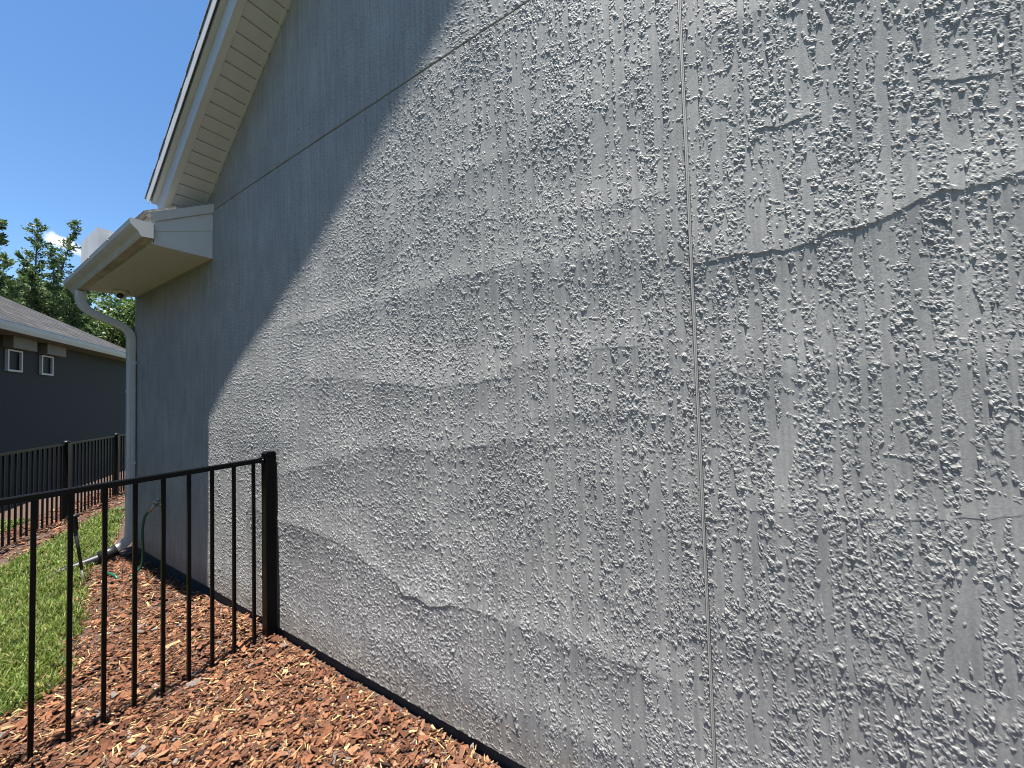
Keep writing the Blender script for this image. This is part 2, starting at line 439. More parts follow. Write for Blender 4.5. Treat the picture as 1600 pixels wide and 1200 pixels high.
def stucco_tex(y, z):
    far = sst(0.6, 3.6, y)
    wy = y + 0.0016 * perlin(y / 0.03, z / 0.05, 31) + 0.004 * perlin(y / 0.2, z / 0.3, 30)
    wz = z + 0.006 * perlin(y / 0.05, z / 0.05, 32)
    big = perlin(y / 0.42, z / 0.33, 33)
    tear = perlin(y / 0.11, z / 0.15, 38) + 0.5 * perlin(y / 0.04, z / 0.06, 39)
    s = 0.75 * perlin(wy / 0.027, z / 0.75, 34) + 0.45 * perlin(wy / 0.013, z / 0.40, 35) + 0.30 * perlin(wy / 0.030, wz / 0.07, 36)
    q = s + 0.14 * big + 0.12 * tear
    m = sst(-0.03, 0.03, q)
    edge = np.exp(-((q - 0.04) / 0.09) ** 2)
    jy = 0.32 * perlin(y / 0.0065, z / 0.0065, 49); jz = 0.32 * perlin(y / 0.0065, z / 0.0065, 50)
    F, cid = worley(wy / 0.0070 + jy, wz / 0.0084 + jz, 41)
    gh = rnd((cid * 1e6).astype(np.int64), (cid * 7919).astype(np.int64), 5)
    thr = 0.62 - 0.32 * edge - 0.28 * tear - 0.10 * far
    gr = sst(0.60, 0.42, F) * (cid > thr)
    plate = sst(-0.25, 0.15, perlin(wy / 0.05, wz / 0.16, 37))
    h = m * (0.00022 + 0.00060 * plate + gr * (0.00055 + 0.0009 * gh * gh))
    # stray grains in the trowelled channels
    h += (1 - m) * gr * (cid > 0.95) * (0.0005 + 0.0008 * gh)
    # lumps torn up by the trowel
    ey = wy / 0.0120 + 0.42 * perlin(y / 0.009, z / 0.009, 42); ez = wz / 0.0165 + 0.42 * perlin(y / 0.009, z / 0.009, 43)
    F2, id2 = worley(ey, ez, 44)
    i2 = rnd((id2 * 1e6).astype(np.int64), (id2 * 7919).astype(np.int64), 6)
    dens = np.clip(0.05 + 0.09 * m + 0.26 * np.maximum(tear, -.1) + 0.10 * edge + 0.10 * big, 0, 0.7)
    pres = (id2 < dens)
    h += pres * sst(0.54, 0.40, F2) * (0.0005 + 0.0016 * i2 * i2)
    # short slanting ridges left by the trowel edge
    F3, id3 = worley((wy + 0.30 * wz) / 0.038 + 2 * jy, (wz - 0.3 * wy) / 0.014 + 1.2 * jz + 0.5 * perlin(y / 0.02, z / 0.02, 29), 47)
    h += (id3 < 0.045) * sst(0.45, 0.22, F3) * 0.0011
    h += 0.00030 * perlin(y / 0.0060, z / 0.0062, 45) * (0.10 + m)
    h += 0.00010 * perlin(y / 0.008, z / 0.5, 46) + 0.00006 * perlin((y + .4 * z) / 0.02, z / 0.02, 48)
    # coarser dots where the coat was thrown on more thickly, towards the far corner
    F4, id4 = worley(y / 0.017 + 0.5 * perlin(y / 0.013, z / 0.013, 26), z / 0.0135 + 0.5 * perlin(y / 0.013, z / 0.013, 27), 28)
    i4 = rnd((id4 * 1e6).astype(np.int64), (id4 * 7919).astype(np.int64), 9)
    w4 = sst(0.7, 2.2, y) * np.clip(0.40 + 0.35 * big + 0.30 * tear, 0.08, 0.8)
    h += (id4 < w4) * sst(0.50, 0.34, F4) * (0.0006 + 0.0010 * i4)
    return h * AMP * (1 - 0.12 * far) * sst(-2.3, -1.9, y)

def stucco(y, z):
    """y, z: grids with z rising along axis 0. Each bump runs out gently upwards and breaks off below."""
    h = stucco_tex(y, z)
    for i in range(1, h.shape[0]):
        h[i] = np.maximum(h[i], h[i - 1] - RAMP * (z[i] - z[i - 1]))
    # waves of the wall
    h += 0.0026 * perlin(y / 1.3, z / 0.42, 51) + 0.0012 * perlin(y / 0.5, z / 0.22, 52) + 0.006 * perlin(y / 2.6, z / 1.4, 53)
    h += 0.020 * np.exp(-((y - 3.1) / 0.8) ** 2 - ((z - 1.62) / 0.62) ** 2)
    for pts, step, bulge, la, lb, fade in LAPS:
        bulge = bulge * 0.98
        p = np.array(sorted(pts)); zl = np.interp(y, p[:, 0], p[:, 1])
        zl = zl + 0.0030 * perlin(y / 0.012, y * 0 + 1.7, 64) + 0.005 * perlin(y / 0.03, y * 0 + 3.1, 61) + 0.010 * perlin(y / 0.11, y * 0 + 7.7, 62)
        lo, hi = p[0, 0], p[-1, 0]
        f = max(fade, 0.012)
        e = sst(lo, lo + f, y) * sst(hi, hi - f, y)
        lo_f = (1.0 if fade < .09 else 0.55 + 0.7 * perlin(y / 0.24, y * 0 + 1.3 + 3 * la, 63))
        d = z - zl
        rc = 0.004 if fade < .11 else 0.016
        da = np.sqrt(d * d + rc * rc) - rc
        up = np.exp(-np.where(d > 0, da, 0) / la) * (bulge + step * np.clip(lo_f + .1, .0, 1.3))
        dn = np.exp(-np.where(d < 0, da, 0) / lb) * bulge
        t = sst(-0.0022, 0.0010, d) if fade < .11 else sst(-0.009, 0.004, d)
        h += e * (dn * (1 - t) + up * t)
    # a shallow margin at the two joints
    return h

def relief(cols, rows_z, x_extra=0.0):
    Y, Z = np.meshgrid(cols, rows_z)
    return np.stack([WX - stucco(Y, Z), Y, Z], -1)

def grid_quads(nr, nc, base=0, flip=False):
    i = (np.arange(nr - 1)[:, None] * nc + np.arange(nc - 1)[None, :]).ravel() + base
    q = np.stack([i, i + nc, i + nc + 1, i + 1], 1)
    return q
def px_cols(y0, y1, k):
    """column positions, spacing growing with the distance"""
    out = [y0]
    while out[-1] < y1:
        y = abs(out[-1])
        out.append(out[-1] + k * 0.0030 * (1 + (y / 1.38) ** 2) ** 0.95)
    out = np.array(out); return y0 + (out - y0) * (y1 - y0) / (out[-1] - y0)

def skirt(verts, nr, nc, base, depth=0.02):
    """thickness round a grid: returns extra verts, quads"""
    g = np.arange(nr * nc).reshape(nr, nc) + base
    loop = np.concatenate([g[0, :], g[1:, -1], g[-1, -2::-1], g[-2:0:-1, 0]])
    return loop

house = thing('house', (3.5, 1.0, 0.0), 'grey textured stucco house with white eaves filling the right side', 'house')

# near-right panel ---------------------------------------------------
NROW = 1150
rows = np.linspace(ZB, ZG - 0.006, NROW + 1)
c_f = np.arange(YG - 0.005, -0.66, -0.0027)[::-1]
c_m = np.arange(c_f[0] - 0.0065, -1.95, -0.0072)
c_c = [-1.95]; st = 0.012
while c_c[-1] > -4.5: st *= 1.25; c_c.append(max(c_c[-1] - st, -4.5))
colsB2 = np.concatenate([c_c[::-1], c_m[::-1]])
def add_skirt(V, Q, loop, depth=0.03):
    n = len(V); L = len(loop)
    back = V[loop].copy(); back[:, 0] = WX + depth
    a = loop; b = np.roll(loop, -1); c = n + np.arange(L); d = np.roll(c, -1)
    return np.concatenate([V, back]), np.concatenate([Q, np.stack([a, b, d, c], 1)])
rows2 = rows[::2]
VB1 = relief(c_f, rows); VB2 = relief(colsB2, rows2)
n1r, n1c = VB1.shape[:2]; n2r, n2c = VB2.shape[:2]
V = np.concatenate([VB1.reshape(-1, 3), VB2.reshape(-1, 3)])
Q = np.concatenate([grid_quads(n1r, n1c), grid_quads(n2r, n2c, n1r * n1c)])
g1 = np.arange(n1r * n1c).reshape(n1r, n1c); g2 = np.arange(n2r * n2c).reshape(n2r, n2c) + n1r * n1c
k = np.arange(n2r - 1)
P5 = np.stack([g2[k, -1], g2[k + 1, -1], g1[2 * k + 2, 0], g1[2 * k + 1, 0], g1[2 * k, 0]], 1)
loop = np.concatenate([g2[0, :], g1[0, :], g1[1:, -1], g1[-1, -2::-1], g2[-1, ::-1], g2[-2:0:-1, 0]])
V, Q = add_skirt(V, Q, loop)
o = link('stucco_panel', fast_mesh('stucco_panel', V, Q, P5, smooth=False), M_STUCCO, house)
o['label'] = 'rough grey stucco panel right of the vertical joint'

# large lower panel: fine rows up to y = 1.85, half as many beyond ----
YM = 1.85
colsA1 = px_cols(YG + 0.005, YM, 0.85)
colsA2 = px_cols(YM, YC, 0.72)[1:]
rows2 = rows[::2]
VA1 = relief(colsA1, rows); VA2 = relief(colsA2, rows2)
n1r, n1c = VA1.shape[:2]; n2r, n2c = VA2.shape[:2]
V = np.concatenate([VA1.reshape(-1, 3), VA2.reshape(-1, 3)])
Q = np.concatenate([grid_quads(n1r, n1c), grid_quads(n2r, n2c, n1r * n1c)])
g1 = np.arange(n1r * n1c).reshape(n1r, n1c); g2 = np.arange(n2r * n2c).reshape(n2r, n2c) + n1r * n1c
k = np.arange(n2r - 1)
P5 = np.stack([g1[2 * k, -1], g1[2 * k + 1, -1], g1[2 * k + 2, -1], g2[k + 1, 0], g2[k, 0]], 1)
loop = np.concatenate([g1[0, :], g2[0, :], g2[1:, -1], g2[-1, -2::-1], g1[-1, ::-1], g1[-2:0:-1, 0]])
V, Q = add_skirt(V, Q, loop)
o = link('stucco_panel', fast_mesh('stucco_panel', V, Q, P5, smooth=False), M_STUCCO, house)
o['label'] = 'wide grey stucco panel left of the vertical joint'

# gable panel ---------------------------------------------------------
RS = 0.727
def rake_z(y):            # line where the rake soffit meets the wall
    return 4.295 - RS * (np.asarray(y, float) - 2.549)
YRIDGE = -2.4
def gable_top(y):
    y = np.asarray(y, float)
    return np.where(y > YRIDGE, rake_z(y), rake_z(2 * YRIDGE - y))
colsC = np.concatenate([c_c[::-1][:-1], np.arange(-1.95, 0.4, 0.02), px_cols(0.4, 3.96, 1.6)])
t = np.linspace(0, 1, 260) ** 1.15
zt = np.maximum(gable_top(colsC), ZG + 0.03)
ZC = (ZG + 0.006) + t[:, None] * (zt[None, :] + 0.02 - ZG - 0.006)
YCm = np.repeat(colsC[None, :], len(t), 0)
V = np.stack([WX - stucco(YCm, ZC), YCm, ZC], -1).reshape(-1, 3); Q = grid_quads(len(t), len(colsC))
V, Q = add_skirt(V, Q, skirt(V, len(t), len(colsC), 0))
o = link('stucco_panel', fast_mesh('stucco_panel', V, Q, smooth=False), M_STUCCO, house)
o['label'] = 'grey stucco gable panel above the horizontal joint'

# joints, core, foundation -------------------------------------------
jb = MB()
jb.prism([(.012, .0008), (-.0040, .0008), (-.0040, .0042), (0.020, .0042), (0.020, -.0054), (0.012, -.0054)],
         (WX - .0035, YG + 0.0005, ZB), (WX - .0035, YG + 0.0005, ZG + .002), (1, 0, 0), (0, 1, 0))
jb.build('control_joint', M_JOINT, house)
jh = MB()
jh.prism([(.020, .0058), (-.0010, .0058), (-.0010, .0030), (.016, .0030), (.016, -.0058), (.020, -.0058)],
         (WX, -4.5, ZG), (WX, 3.9, ZG), (1, 0, 0), (0, 0, 1))
jh.build('control_joint', M_JOINT, house)
core = MB()
prof = [(-4.49, -.2), (YC - .01, -.2), (YC - .01, 2.9), (4.0, 3.0), (3.85, 3.30), (YRIDGE, float(rake_z(YRIDGE))), (-4.49, float(gable_top(-4.49)))]
core.prism(prof, (WX + .028, 0, 0), (6.0, 0, 0), (0, 1, 0), (0, 0, 1))
core.build('wall_core', M_CORE, house)
fd = MB(); fd.box((WX + .024, -4.495, -.3), (5.99, YC - .004, ZB - .001)); fd.build('foundation', M_FOUND, house)

# ------------------------------------------------------------------ rake
sl = math.atan(RS); dS = Vector((0, math.cos(sl), -math.sin(sl))); nS = Vector((0, math.sin(sl), math.cos(sl)))
P_low = Vector((0, 4.10, float(rake_z(4.10)))); P_high = Vector((0, YRIDGE, float(rake_z(YRIDGE))))
X_IN, X_OUT = WX - .012, 1.150
BW = 0.102
bm_ = MB()
bm_.prism([(0, .002), (.003, 0), (.0915, 0), (.0925, .011), (.102, .011), (.102, .013), (0, .013)],
          (X_OUT - .02, 0, 0), (X_IN + .012, 0, 0), dS, nS)
board = bm_.mesh('soffit_panel'); board.materials.append(M_SOFFIT)
rake_sof = thing('tmp', (0, 0, 0), None, None); bpy.data.objects.remove(rake_sof)
nb = int((P_low - P_high).length / BW)
for i in range(nb):
    p = P_low - dS * (BW * (i + 1))
    o = link('soffit_panel', board, None, house); o.location = (0, p.y, p.z)
rb = MB(); rb.prism([(.016, 0), (.03, 0), (.03, 8.2), (.016, 8.2)], Vector((X_OUT - .02, 0, 0)) + P_low, Vector((WX + .1, 0, 0)) + P_low, nS, -dS)
rb.build('soffit_backing', M_BACK, house)
# receiving channel along the wall
ch = MB(); ch.prism([(0, -.004), (.014, -.004), (.014, .014), (0, .014)], Vector((X_IN - .012, 0, 0)) + P_low, Vector((X_IN - .012, 0, 0)) + P_high, (1, 0, 0), nS)
ch.build('soffit_channel', M_SOFFIT, house)
# fascia with its return flange, the step board and the drip edge
fa = MB(); fa.prism([(1.112, -.004), (1.158, -.004), (1.158, 0.0), (1.116, 0.0), (1.116, .150), (1.112, .150)], P_low + dS * .02, P_high, (1, 0, 0), nS)
fa.build('rake_fascia', M_WHITE, house)
sb = MB(); sb.prism([(1.083, .138), (1.1115, .138), (1.1115, .205), (1.083, .205)], P_low + dS * .03, P_high, (1, 0, 0), nS)
sb.build('rake_trim_board', M_SOFFIT, house)
de = MB(); de.prism([(1.066, .150), (1.070, .150), (1.072, .225), (1.40, .225), (1.40, .228), (1.066, .228)], P_low + dS * .05, P_high, (1, 0, 0), nS)
de.build('drip_edge', M_WHITE, house)
roof = MB(); roof.prism([(1.08, .229), (6.0, .229), (6.0, .245), (1.08, .245)], P_low + dS * .05, P_high, (1, 0, 0), nS)
roof_o = roof.build('roof', M_SHINGLE, house)
sh = MB(); sh.prism([(-.16, 0), (.0, .0), (.0, .009), (-.16, .004)], (1.063, 0, 0), (5.95, 0, 0), dS, nS)
shm = sh.mesh('shingle'); shm.materials.append(M_SHINGLE)
for i in range(int((P_low - P_high).length / .14)):
    p = P_low + dS * (.075 - .14 * i) + nS * .2465
    o = link('shingle', shm, None, roof_o); o.location = (random.uniform(-.003, .003), p.y, p.z)
    # (roof has no offset: world coordinates)

# ------------------------------------------------------------------ boxed eave, gutter, downspout
YE0, YE1 = 3.83, 5.86
X_F = 1.0
ZS = 2.80
eb = MB()
eb.prism([(0, .002), (.003, 0), (.0920, 0), (.0930, .009), (.1015, .009), (.1015, .011), (0, .011)], (X_F - .012, 0, 0), (WX + .004, 0, 0), (0, 1, 0), (0, 0, 1))
ebm = eb.mesh('soffit_panel'); ebm.materials.append(M_SOFFIT)
for i in range(20):
    o = link('soffit_panel', ebm, None, house); o.location = (0, YE0 + .0008 + i * .1015, ZS)
e = MB(); e.box((X_F, YE0 + .004, ZS + .012), (WX + .05, YE1, ZS + .03)); e.build('soffit_backing', M_BACK, house)
# end face of the box: two boards with a seam, and the drip edge on the slope
HS = 0.57
f1 = MB(); f1.add([(X_F, YE0, ZS - .004), (WX - .002, YE0, ZS - .004), (WX - .002, YE0, ZS + .235), (X_F, YE0, ZS + .10),
                   (X_F, YE0 + .02, ZS - .004), (WX - .002, YE0 + .02, ZS - .004), (WX - .002, YE0 + .02, ZS + .235), (X_F, YE0 + .02, ZS + .10)],
                  [(0, 1, 2, 3), (7, 6, 5, 4), (0, 4, 5, 1), (1, 5, 6, 2), (2, 6, 7, 3), (3, 7, 4, 0)])
f1.build('eave_end_board', M_WHITE, house)
f2 = MB(); z0, z1 = ZS + .10, ZS + .235; t0, t1 = ZS + .24, ZS + .24 + HS * (WX - X_F)
f2.add([(X_F, YE0 - .004, z0 - .002), (WX - .002, YE0 - .004, z1 - .002), (WX - .002, YE0 - .004, t1), (X_F, YE0 - .004, t0),
        (X_F, YE0 + .02, z0 + .001), (WX - .002, YE0 + .02, z1 + .001), (WX - .002, YE0 + .02, t1), (X_F, YE0 + .02, t0)],
       [(0, 1, 2, 3), (7, 6, 5, 4), (0, 4, 5, 1), (1, 5, 6, 2), (2, 6, 7, 3), (3, 7, 4, 0)])
f2.build('eave_end_board', M_WHITE, house)
dd = Vector((1, 0, HS)).normalized(); dn = Vector((-HS, 0, 1)).normalized()
pa = Vector((X_F - .03, 0, t0 - .03 * HS)); pb = Vector((WX - .002, 0, t1))
dr = MB(); dr.prism([(YE0 - .016, -.058), (YE0 - .012, -.060), (YE0 - .018, -.006), (YE0 + .06, -.006), (YE0 + .06, .004), (YE0 - .024, .004)], pa, pb, (0, 1, 0), dn)
dr.build('drip_edge', M_WHITE, house)
fb = MB(); fb.box((X_F - .012, YE0 + .022, ZS + .0125), (X_F + .008, YE1 + .1, ZS + .235)); fb.build('eave_fascia', M_WHITE, house)
# lower roof behind the gutter
lr = MB(); lr.prism([(-.06, .006), (3.4, .006), (3.4, .022), (-.06, .022)], Vector((X_F, YE0 - .02, t0)), Vector((X_F, YE1 + .25, t0)), dd, dn)
lr.build('lower_roof', M_SHINGLE, house)

def gut_z(y): return -0.052 * (y - 3.80) / 2.2
GP = [(1.0, 2.945), (1.0, 2.832), (.937, 2.826), (.930, 2.834), (.915, 2.862), (.892, 2.882), (.874, 2.904), (.868, 2.938), (.876, 2.944)]
def inset(p, d): return [(x + (d if x < .96 else -d), z + (d if z < 2.9 else 0)) for x, z in p]
GI = [(.997, 2.945), (.997, 2.835), (.939, 2.830), (.933, 2.836), (.918, 2.864), (.895, 2.885), (.877, 2.906), (.8715, 2.936), (.876, 2.940)]
gy0, gy1 = 3.80, 6.0
gt = MB(); n = len(GP); vs = []
for y in (gy0, gy1):
    vs += [(x - .012, y, z + gut_z(y)) for x, z in GP] + [(x - .012, y, z + gut_z(y)) for x, z in GI]
fs = []
for i in range(n - 1):
    fs.append((i, i + 1, 2 * n + i + 1, 2 * n + i)); fs.append((n + i, 3 * n + i, 3 * n + i + 1, n + i + 1))
fs += [(0, 2 * n, 3 * n, n), (n - 1, 2 * n - 1, 4 * n - 1, 3 * n - 1)]
gt.add(vs, fs)
gutter = gt.build('gutter', M_GUTTER, house)
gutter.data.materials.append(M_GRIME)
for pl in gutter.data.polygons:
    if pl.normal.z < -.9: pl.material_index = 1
for ya, yb in ((gy0 - .004, gy0 + .001), (gy1 - .001, gy1 + .004)):
    cp = MB(); cp.prism([(x - .012 + (.0015 if x > .95 else -.0015), z + gut_z(ya) - (.0015 if z < 2.84 else 0)) for x, z in GP], (0, ya, 0), (0, yb, 0), (1, 0, 0), (0, 0, 1))
    cp.build('end_cap', M_WHITE, gutter)
for yy in (4.35, 4.95, 5.55):
    sc1 = MB(); sc1.lathe([(.005, 0), (.005, -.003), (.002, -.0045)], (.8565, yy, 2.925 + gut_z(yy)), 8, 'x'); sc1.build('screw', M_GALV, gutter)
# splash guard on the gutter lip
sg = MB()
sg.box((.860, 4.675, 2.90), (.863, 5.255, 3.115)); sg.build('splash_guard', M_GALV, house)
sg = MB(); sg.box((.8635, 4.672, 2.91), (1.03, 4.675, 3.10)); sg.build('splash_guard', M_GALV, house)

def arc(c, r, a0, a1, n, y):
    return [(c[0] + r * math.cos(a0 + (a1 - a0) * i / n), y, c[1] + r * math.sin(a0 + (a1 - a0) * i / n)) for i in range(n + 1)]
def smooth_path(pts, r, y, nseg=8):
    """xz polyline with rounded corners"""
    out = [Vector((pts[0][0], y, pts[0][1]))]
    for i in range(1, len(pts) - 1):
        p = Vector((pts[i][0], y, pts[i][1])); a = Vector((pts[i-1][0], y, pts[i-1][1])); b = Vector((pts[i+1][0], y, pts[i+1][1]))
        ua = (a - p).normalized(); ub = (b - p).normalized()
        for k in range(nseg + 1):
            t = k / nseg
            out.append((1 - t) ** 2 * (p + ua * r) + 2 * t * (1 - t) * p + t * t * (p + ub * r))
    out.append(Vector((pts[-1][0], y, pts[-1][1])))
    return out
YD = 5.825
dpath = smooth_path([(.952, 2.775), (.952, 2.60), (1.333, 2.42), (1.333, 2.16)], .11, YD, 10)
rad = [.040 * (1.0 + (.03 if (i % 2) else -.02)) for i in range(len(dpath))]
dsp = MB(); dsp.tube(dpath, rad, 20, 1.0, .80, .55)
downspout = MB()
downspout.tube([(1.333, YD, 2.19), (1.333, YD, 1.40), (1.333, YD, .26)], .0365, 20, 1.0, .82, .62)
dobj = downspout.build('downspout', M_DOWN, house, smooth=False)
dsp.build('elbow', M_DOWN, dobj, smooth=False)
dp2 = smooth_path([(1.333, .29), (1.333, .125), (1.195, .045)], .085, YD, 9)
kb = MB(); kb.tube(dp2, [.040 * (1.0 + (.035 if (i % 2) else -.02)) for i in range(len(dp2))], 20, 1.0, .82, .55)
kb.build('elbow', M_DOWN, dobj)
for z in (1.73, .60):
    s2 = MB(); s2.tube([(1.333, YD, z), (1.333, YD, z + .03)], .0402, 20, 1.0, .83, .62); s2.build('joint_sleeve', M_DOWN, dobj)
for z in (2.05, .95):
    s3 = MB(); s3.box((1.288, YD - .0345, z), (WX - .006, YD - .0335, z + .022)); st3 = s3.build('strap', M_WHITE, dobj)
for xx in (-.012, .012):
    rr = MB(); rr.box((1.333 + xx - .003, YD - .0335, .30), (1.333 + xx + .003, YD - .030, 2.15)); rr.build('rib', M_DOWN, dobj)

# ------------------------------------------------------------------ camera under the eave
sc_ = thing('security_camera', (1.21, 5.64, ZS), 'small dome security camera under the white eave above the downspout', 'camera')
c1 = MB(); c1.lathe([(.064, -.001), (.066, -.012), (.066, -.030), (.058, -.040)], (1.21, 5.64, ZS), 24); c1.build('base', M_CAMW, sc_, True)
c2 = MB(); c2.lathe([(.050, -.0405)] + [(.050 * math.cos(t), -.0405 - .042 * math.sin(t)) for t in np.linspace(.1, 1.5, 8)], (1.205, 5.625, ZS), 24)
c2.build('dome', M_CAMW, sc_, True)
c3 = MB(); c3.lathe([(.001, -.026), (.024, -.022), (.027, 0), (.022, .01)], (1.192, 5.590, ZS - .062), 20, 'y'); c3.build('lens', M_CAMB, sc_, True)

# ------------------------------------------------------------------ front fence
YF = 2.81
def gz(x, y): return float(ground_z(np.array([x]), np.array([y]))[0])
ff = thing('fence', (1.33, YF, 0), 'near black metal picket fence standing in the mulch against the grey wall', 'fence')
po = MB(); po.box((1.292, YF - .035, -.3), (1.357, YF + .030, 1.215)); post = po.build('post', M_FENCE, ff, bevel=.003)
cp = MB(); cp.prism([(-.033, 0), (.033, 0), (.033, .008), (.022, .022), (-.022, .022), (-.033, .008)], (1.3245, YF - .036, 1.2155), (1.3245, YF + .031, 1.2155), (1, 0, 0), (0, 0, 1))
cp.build('cap', M_FENCE, post, bevel=.002)
def railz(x): return 1.146 + (x - .23) * .022
ra = MB()
xa, xb = -1.30, 1.2925
ra.add([(x, yy, railz(x) + zz) for x in (xa, xb) for yy, zz in ((YF - .0135, 0), (YF + .0135, 0), (YF + .0135, .025), (YF + .0105, .030), (YF - .0105, .030), (YF - .0135, .025))],
       [(0, 1, 7, 6), (1, 2, 8, 7), (2, 3, 9, 8), (3, 4, 10, 9), (4, 5, 11, 10), (5, 0, 6, 11), (5, 4, 3, 2, 1, 0), (6, 7, 8, 9, 10, 11)])
ra.build('rail', M_FENCE, ff)
br_ = MB(); br_.box((1.268, YF - .0185, railz(1.28) - .005), (1.2915, YF + .0185, railz(1.28) + .034)); brk = br_.build('rail_bracket', M_FENCE, ff, bevel=.003)
sw = MB(); sw.lathe([(.0045, -.0025), (.003, -.004), (.001, -.0045)], (1.281, YF - .0185, railz(1.28) + .020), 10, 'y'); sw.build('screw', M_TIP, brk)
pm = MB(); pm.box((-.0085, -.0085, -1.45), (.0085, .0085, 0)); pmesh = pm.mesh('picket'); pmesh.materials.append(M_FENCE)
for k_ in range(-13, 9):
    x = .321 + .1139 * k_
    o = link('picket', pmesh, None, ff); o.location = (x + random.uniform(-.0015, .0015), YF + random.uniform(-.001, .001), railz(x) + .002)
po2 = MB(); po2.box((-1.366, YF - .035, -.3), (-1.301, YF + .030, 1.175)); post2 = po2.build('post', M_FENCE, ff, bevel=.003)

# ------------------------------------------------------------------ back fence along the lot line
OFF_F = -3.30
def lot(s, off, z): return Vector((DN[0] * s + NN[0] * off, DN[1] * s + NN[1] * off, z))
ang = math.atan2(DN[1], DN[0])
bp0 = lot(8.15, OFF_F, 0)
bf = thing('fence', tuple(bp0), 'farther black metal fence with capped posts along the neighbouring house', 'fence')
pst = MB(); pst.box((-.036, -.036, -.4), (.036, .036, 1.105)); pstm = pst.mesh('post', False); pstm.materials.append(M_FENCE2)
cpm_ = MB(); cpm_.lathe([(.046, 0), (.046, .010), (.036, .024), (.018, .036), (.002, .040)], (0, 0, 1.1055), 16); cpm = cpm_.mesh('cap', True); cpm.materials.append(M_FENCE2)
pk = MB(); pk.box((-.009, -.009, -1.2), (.009, .009, 0)); pkm = pk.mesh('picket'); pkm.materials.append(M_FENCE2)
R_ = Matrix.Rotation(ang, 4, 'Z')
def place(name, me, p, parent):
    o = link(name, me, None, parent); o.location = p; o.rotation_euler = (0, 0, ang); return o
posts = [6.53, 8.15, 9.77, 11.39]
for i, s in enumerate(posts):
    p = lot(s, OFF_F, 0); p.z = -.03
    o = place('post', pstm, p, bf)
    c = bpy.data.objects.new('cap', cpm); COL.objects.link(c); c.parent = o
for i in range(len(posts) - 1):
    a_, b_ = posts[i] + .036, posts[i + 1] - .036
    L_ = b_ - a_
    rl = MB(); rl.box((0, -.013, 0), (L_, .013, .028)); rm = rl.mesh('rail'); rm.materials.append(M_FENCE2)
    p = lot(a_, OFF_F, 1.045); place('rail', rm, p, bf)
    npk = 14
    for k_ in range(npk):
        s = a_ + L_ * (k_ + .75) / (npk + .5)
        p = lot(s, OFF_F, 1.046); place('picket', pkm, p, bf)

# ------------------------------------------------------------------ neighbouring house
nh = thing('house', tuple(lot(12, -8, 0)), 'dark blue-grey house with shingle hip roof beyond the far fence', 'house')
OW, OG, ZN = -5.2, -4.80, 3.0
S0, S1 = -5.0, 16.1
def LV_(s, o, z): return tuple(lot(s, o, z))
def lotbox(name, m_, par, s0, s1, o0, o1, z0, z1):
    b = MB()
    b.add([LV_(s0, o0, z0), LV_(s1, o0, z0), LV_(s1, o1, z0), LV_(s0, o1, z0), LV_(s0, o0, z1), LV_(s1, o0, z1), LV_(s1, o1, z1), LV_(s0, o1, z1)],
          [(0, 3, 2, 1), (4, 5, 6, 7), (0, 1, 5, 4), (1, 2, 6, 5), (2, 3, 7, 6), (3, 0, 4, 7)])
    return b.build(name, m_, par)
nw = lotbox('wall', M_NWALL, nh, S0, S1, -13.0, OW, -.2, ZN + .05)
lotbox('eave_soffit', M_NTRIM, nh, S0, S1 + .4, OW - .1, OG - .02, ZN, ZN + .02)
g_ = MB()
g_.prism([(-.01, .005), (-.07, .005), (-.07, .13), (.03, .155), (.035, .13), (.02, .07)], lot(S0, OG, ZN), lot(S1 + .45, OG, ZN), Vector((NN[0], NN[1], 0)), (0, 0, 1))
ng = g_.build('gutter', M_NGUT, nh)
lotbox('gutter_lip', M_NFRAME, ng, S0, S1 + .45, OG + .022, OG + .040, ZN + .150, ZN + .166)
# hip roof with real course steps
rf = MB(); mR = .6; CR = .145
zr0 = ZN + .155; o_e = OG - .0
nC = 38
for k_ in range(nC):
    d0, d1 = k_ * CR, (k_ + 1) * CR + .03
    zt0, zt1 = zr0 + d0 * mR + .006, zr0 + d1 * mR + .001
    se0, se1 = S1 + .45 - d0, S1 + .45 - d1
    rf.add([LV_(S0, o_e - d0, zt0), LV_(se0, o_e - d0, zt0), LV_(se1, o_e - d1, zt1), LV_(S0, o_e - d1, zt1),
            LV_(S0, o_e - d0, zt0 - .02), LV_(se0, o_e - d0, zt0 - .02)], [(0, 1, 2, 3), (4, 5, 1, 0)])
D_ = nC * CR
rf.add([LV_(S1 + .45, o_e, zr0), LV_(S1 + .45 - D_, o_e - D_, zr0 + D_ * mR), LV_(S1 + .45, o_e - 2 * D_, zr0), LV_(S0, o_e - D_, zr0 + D_ * mR), LV_(S0, o_e - 2 * D_, zr0)],
       [(0, 2, 1), (1, 2, 4, 3)])
M_NROOF = bpy.data.materials.new('neighbour_shingles'); M_NROOF.use_nodes = True
N_, L__ = M_NROOF.node_tree.nodes, M_NROOF.node_tree.links
P_ = N_['Principled BSDF']; P_.inputs['Roughness'].default_value = .95; P_.inputs['Specular IOR Level'].default_value = .2
tcx = N_.new('ShaderNodeTexCoord'); mpx = N_.new('ShaderNodeMapping'); mpx.inputs['Rotation'].default_value = (0, 0, -ang)
brk_ = N_.new('ShaderNodeTexBrick'); brk_.inputs['Scale'].default_value = 1
brk_.inputs['Brick Width'].default_value = .24; brk_.inputs['Row Height'].default_value = .145; brk_.inputs['Mortar Size'].default_value = .004
brk_.inputs['Color1'].default_value = (.024, .0235, .024, 1); brk_.inputs['Color2'].default_value = (.050, .047, .046, 1); brk_.inputs['Mortar'].default_value = (.05, .05, .05, 1)
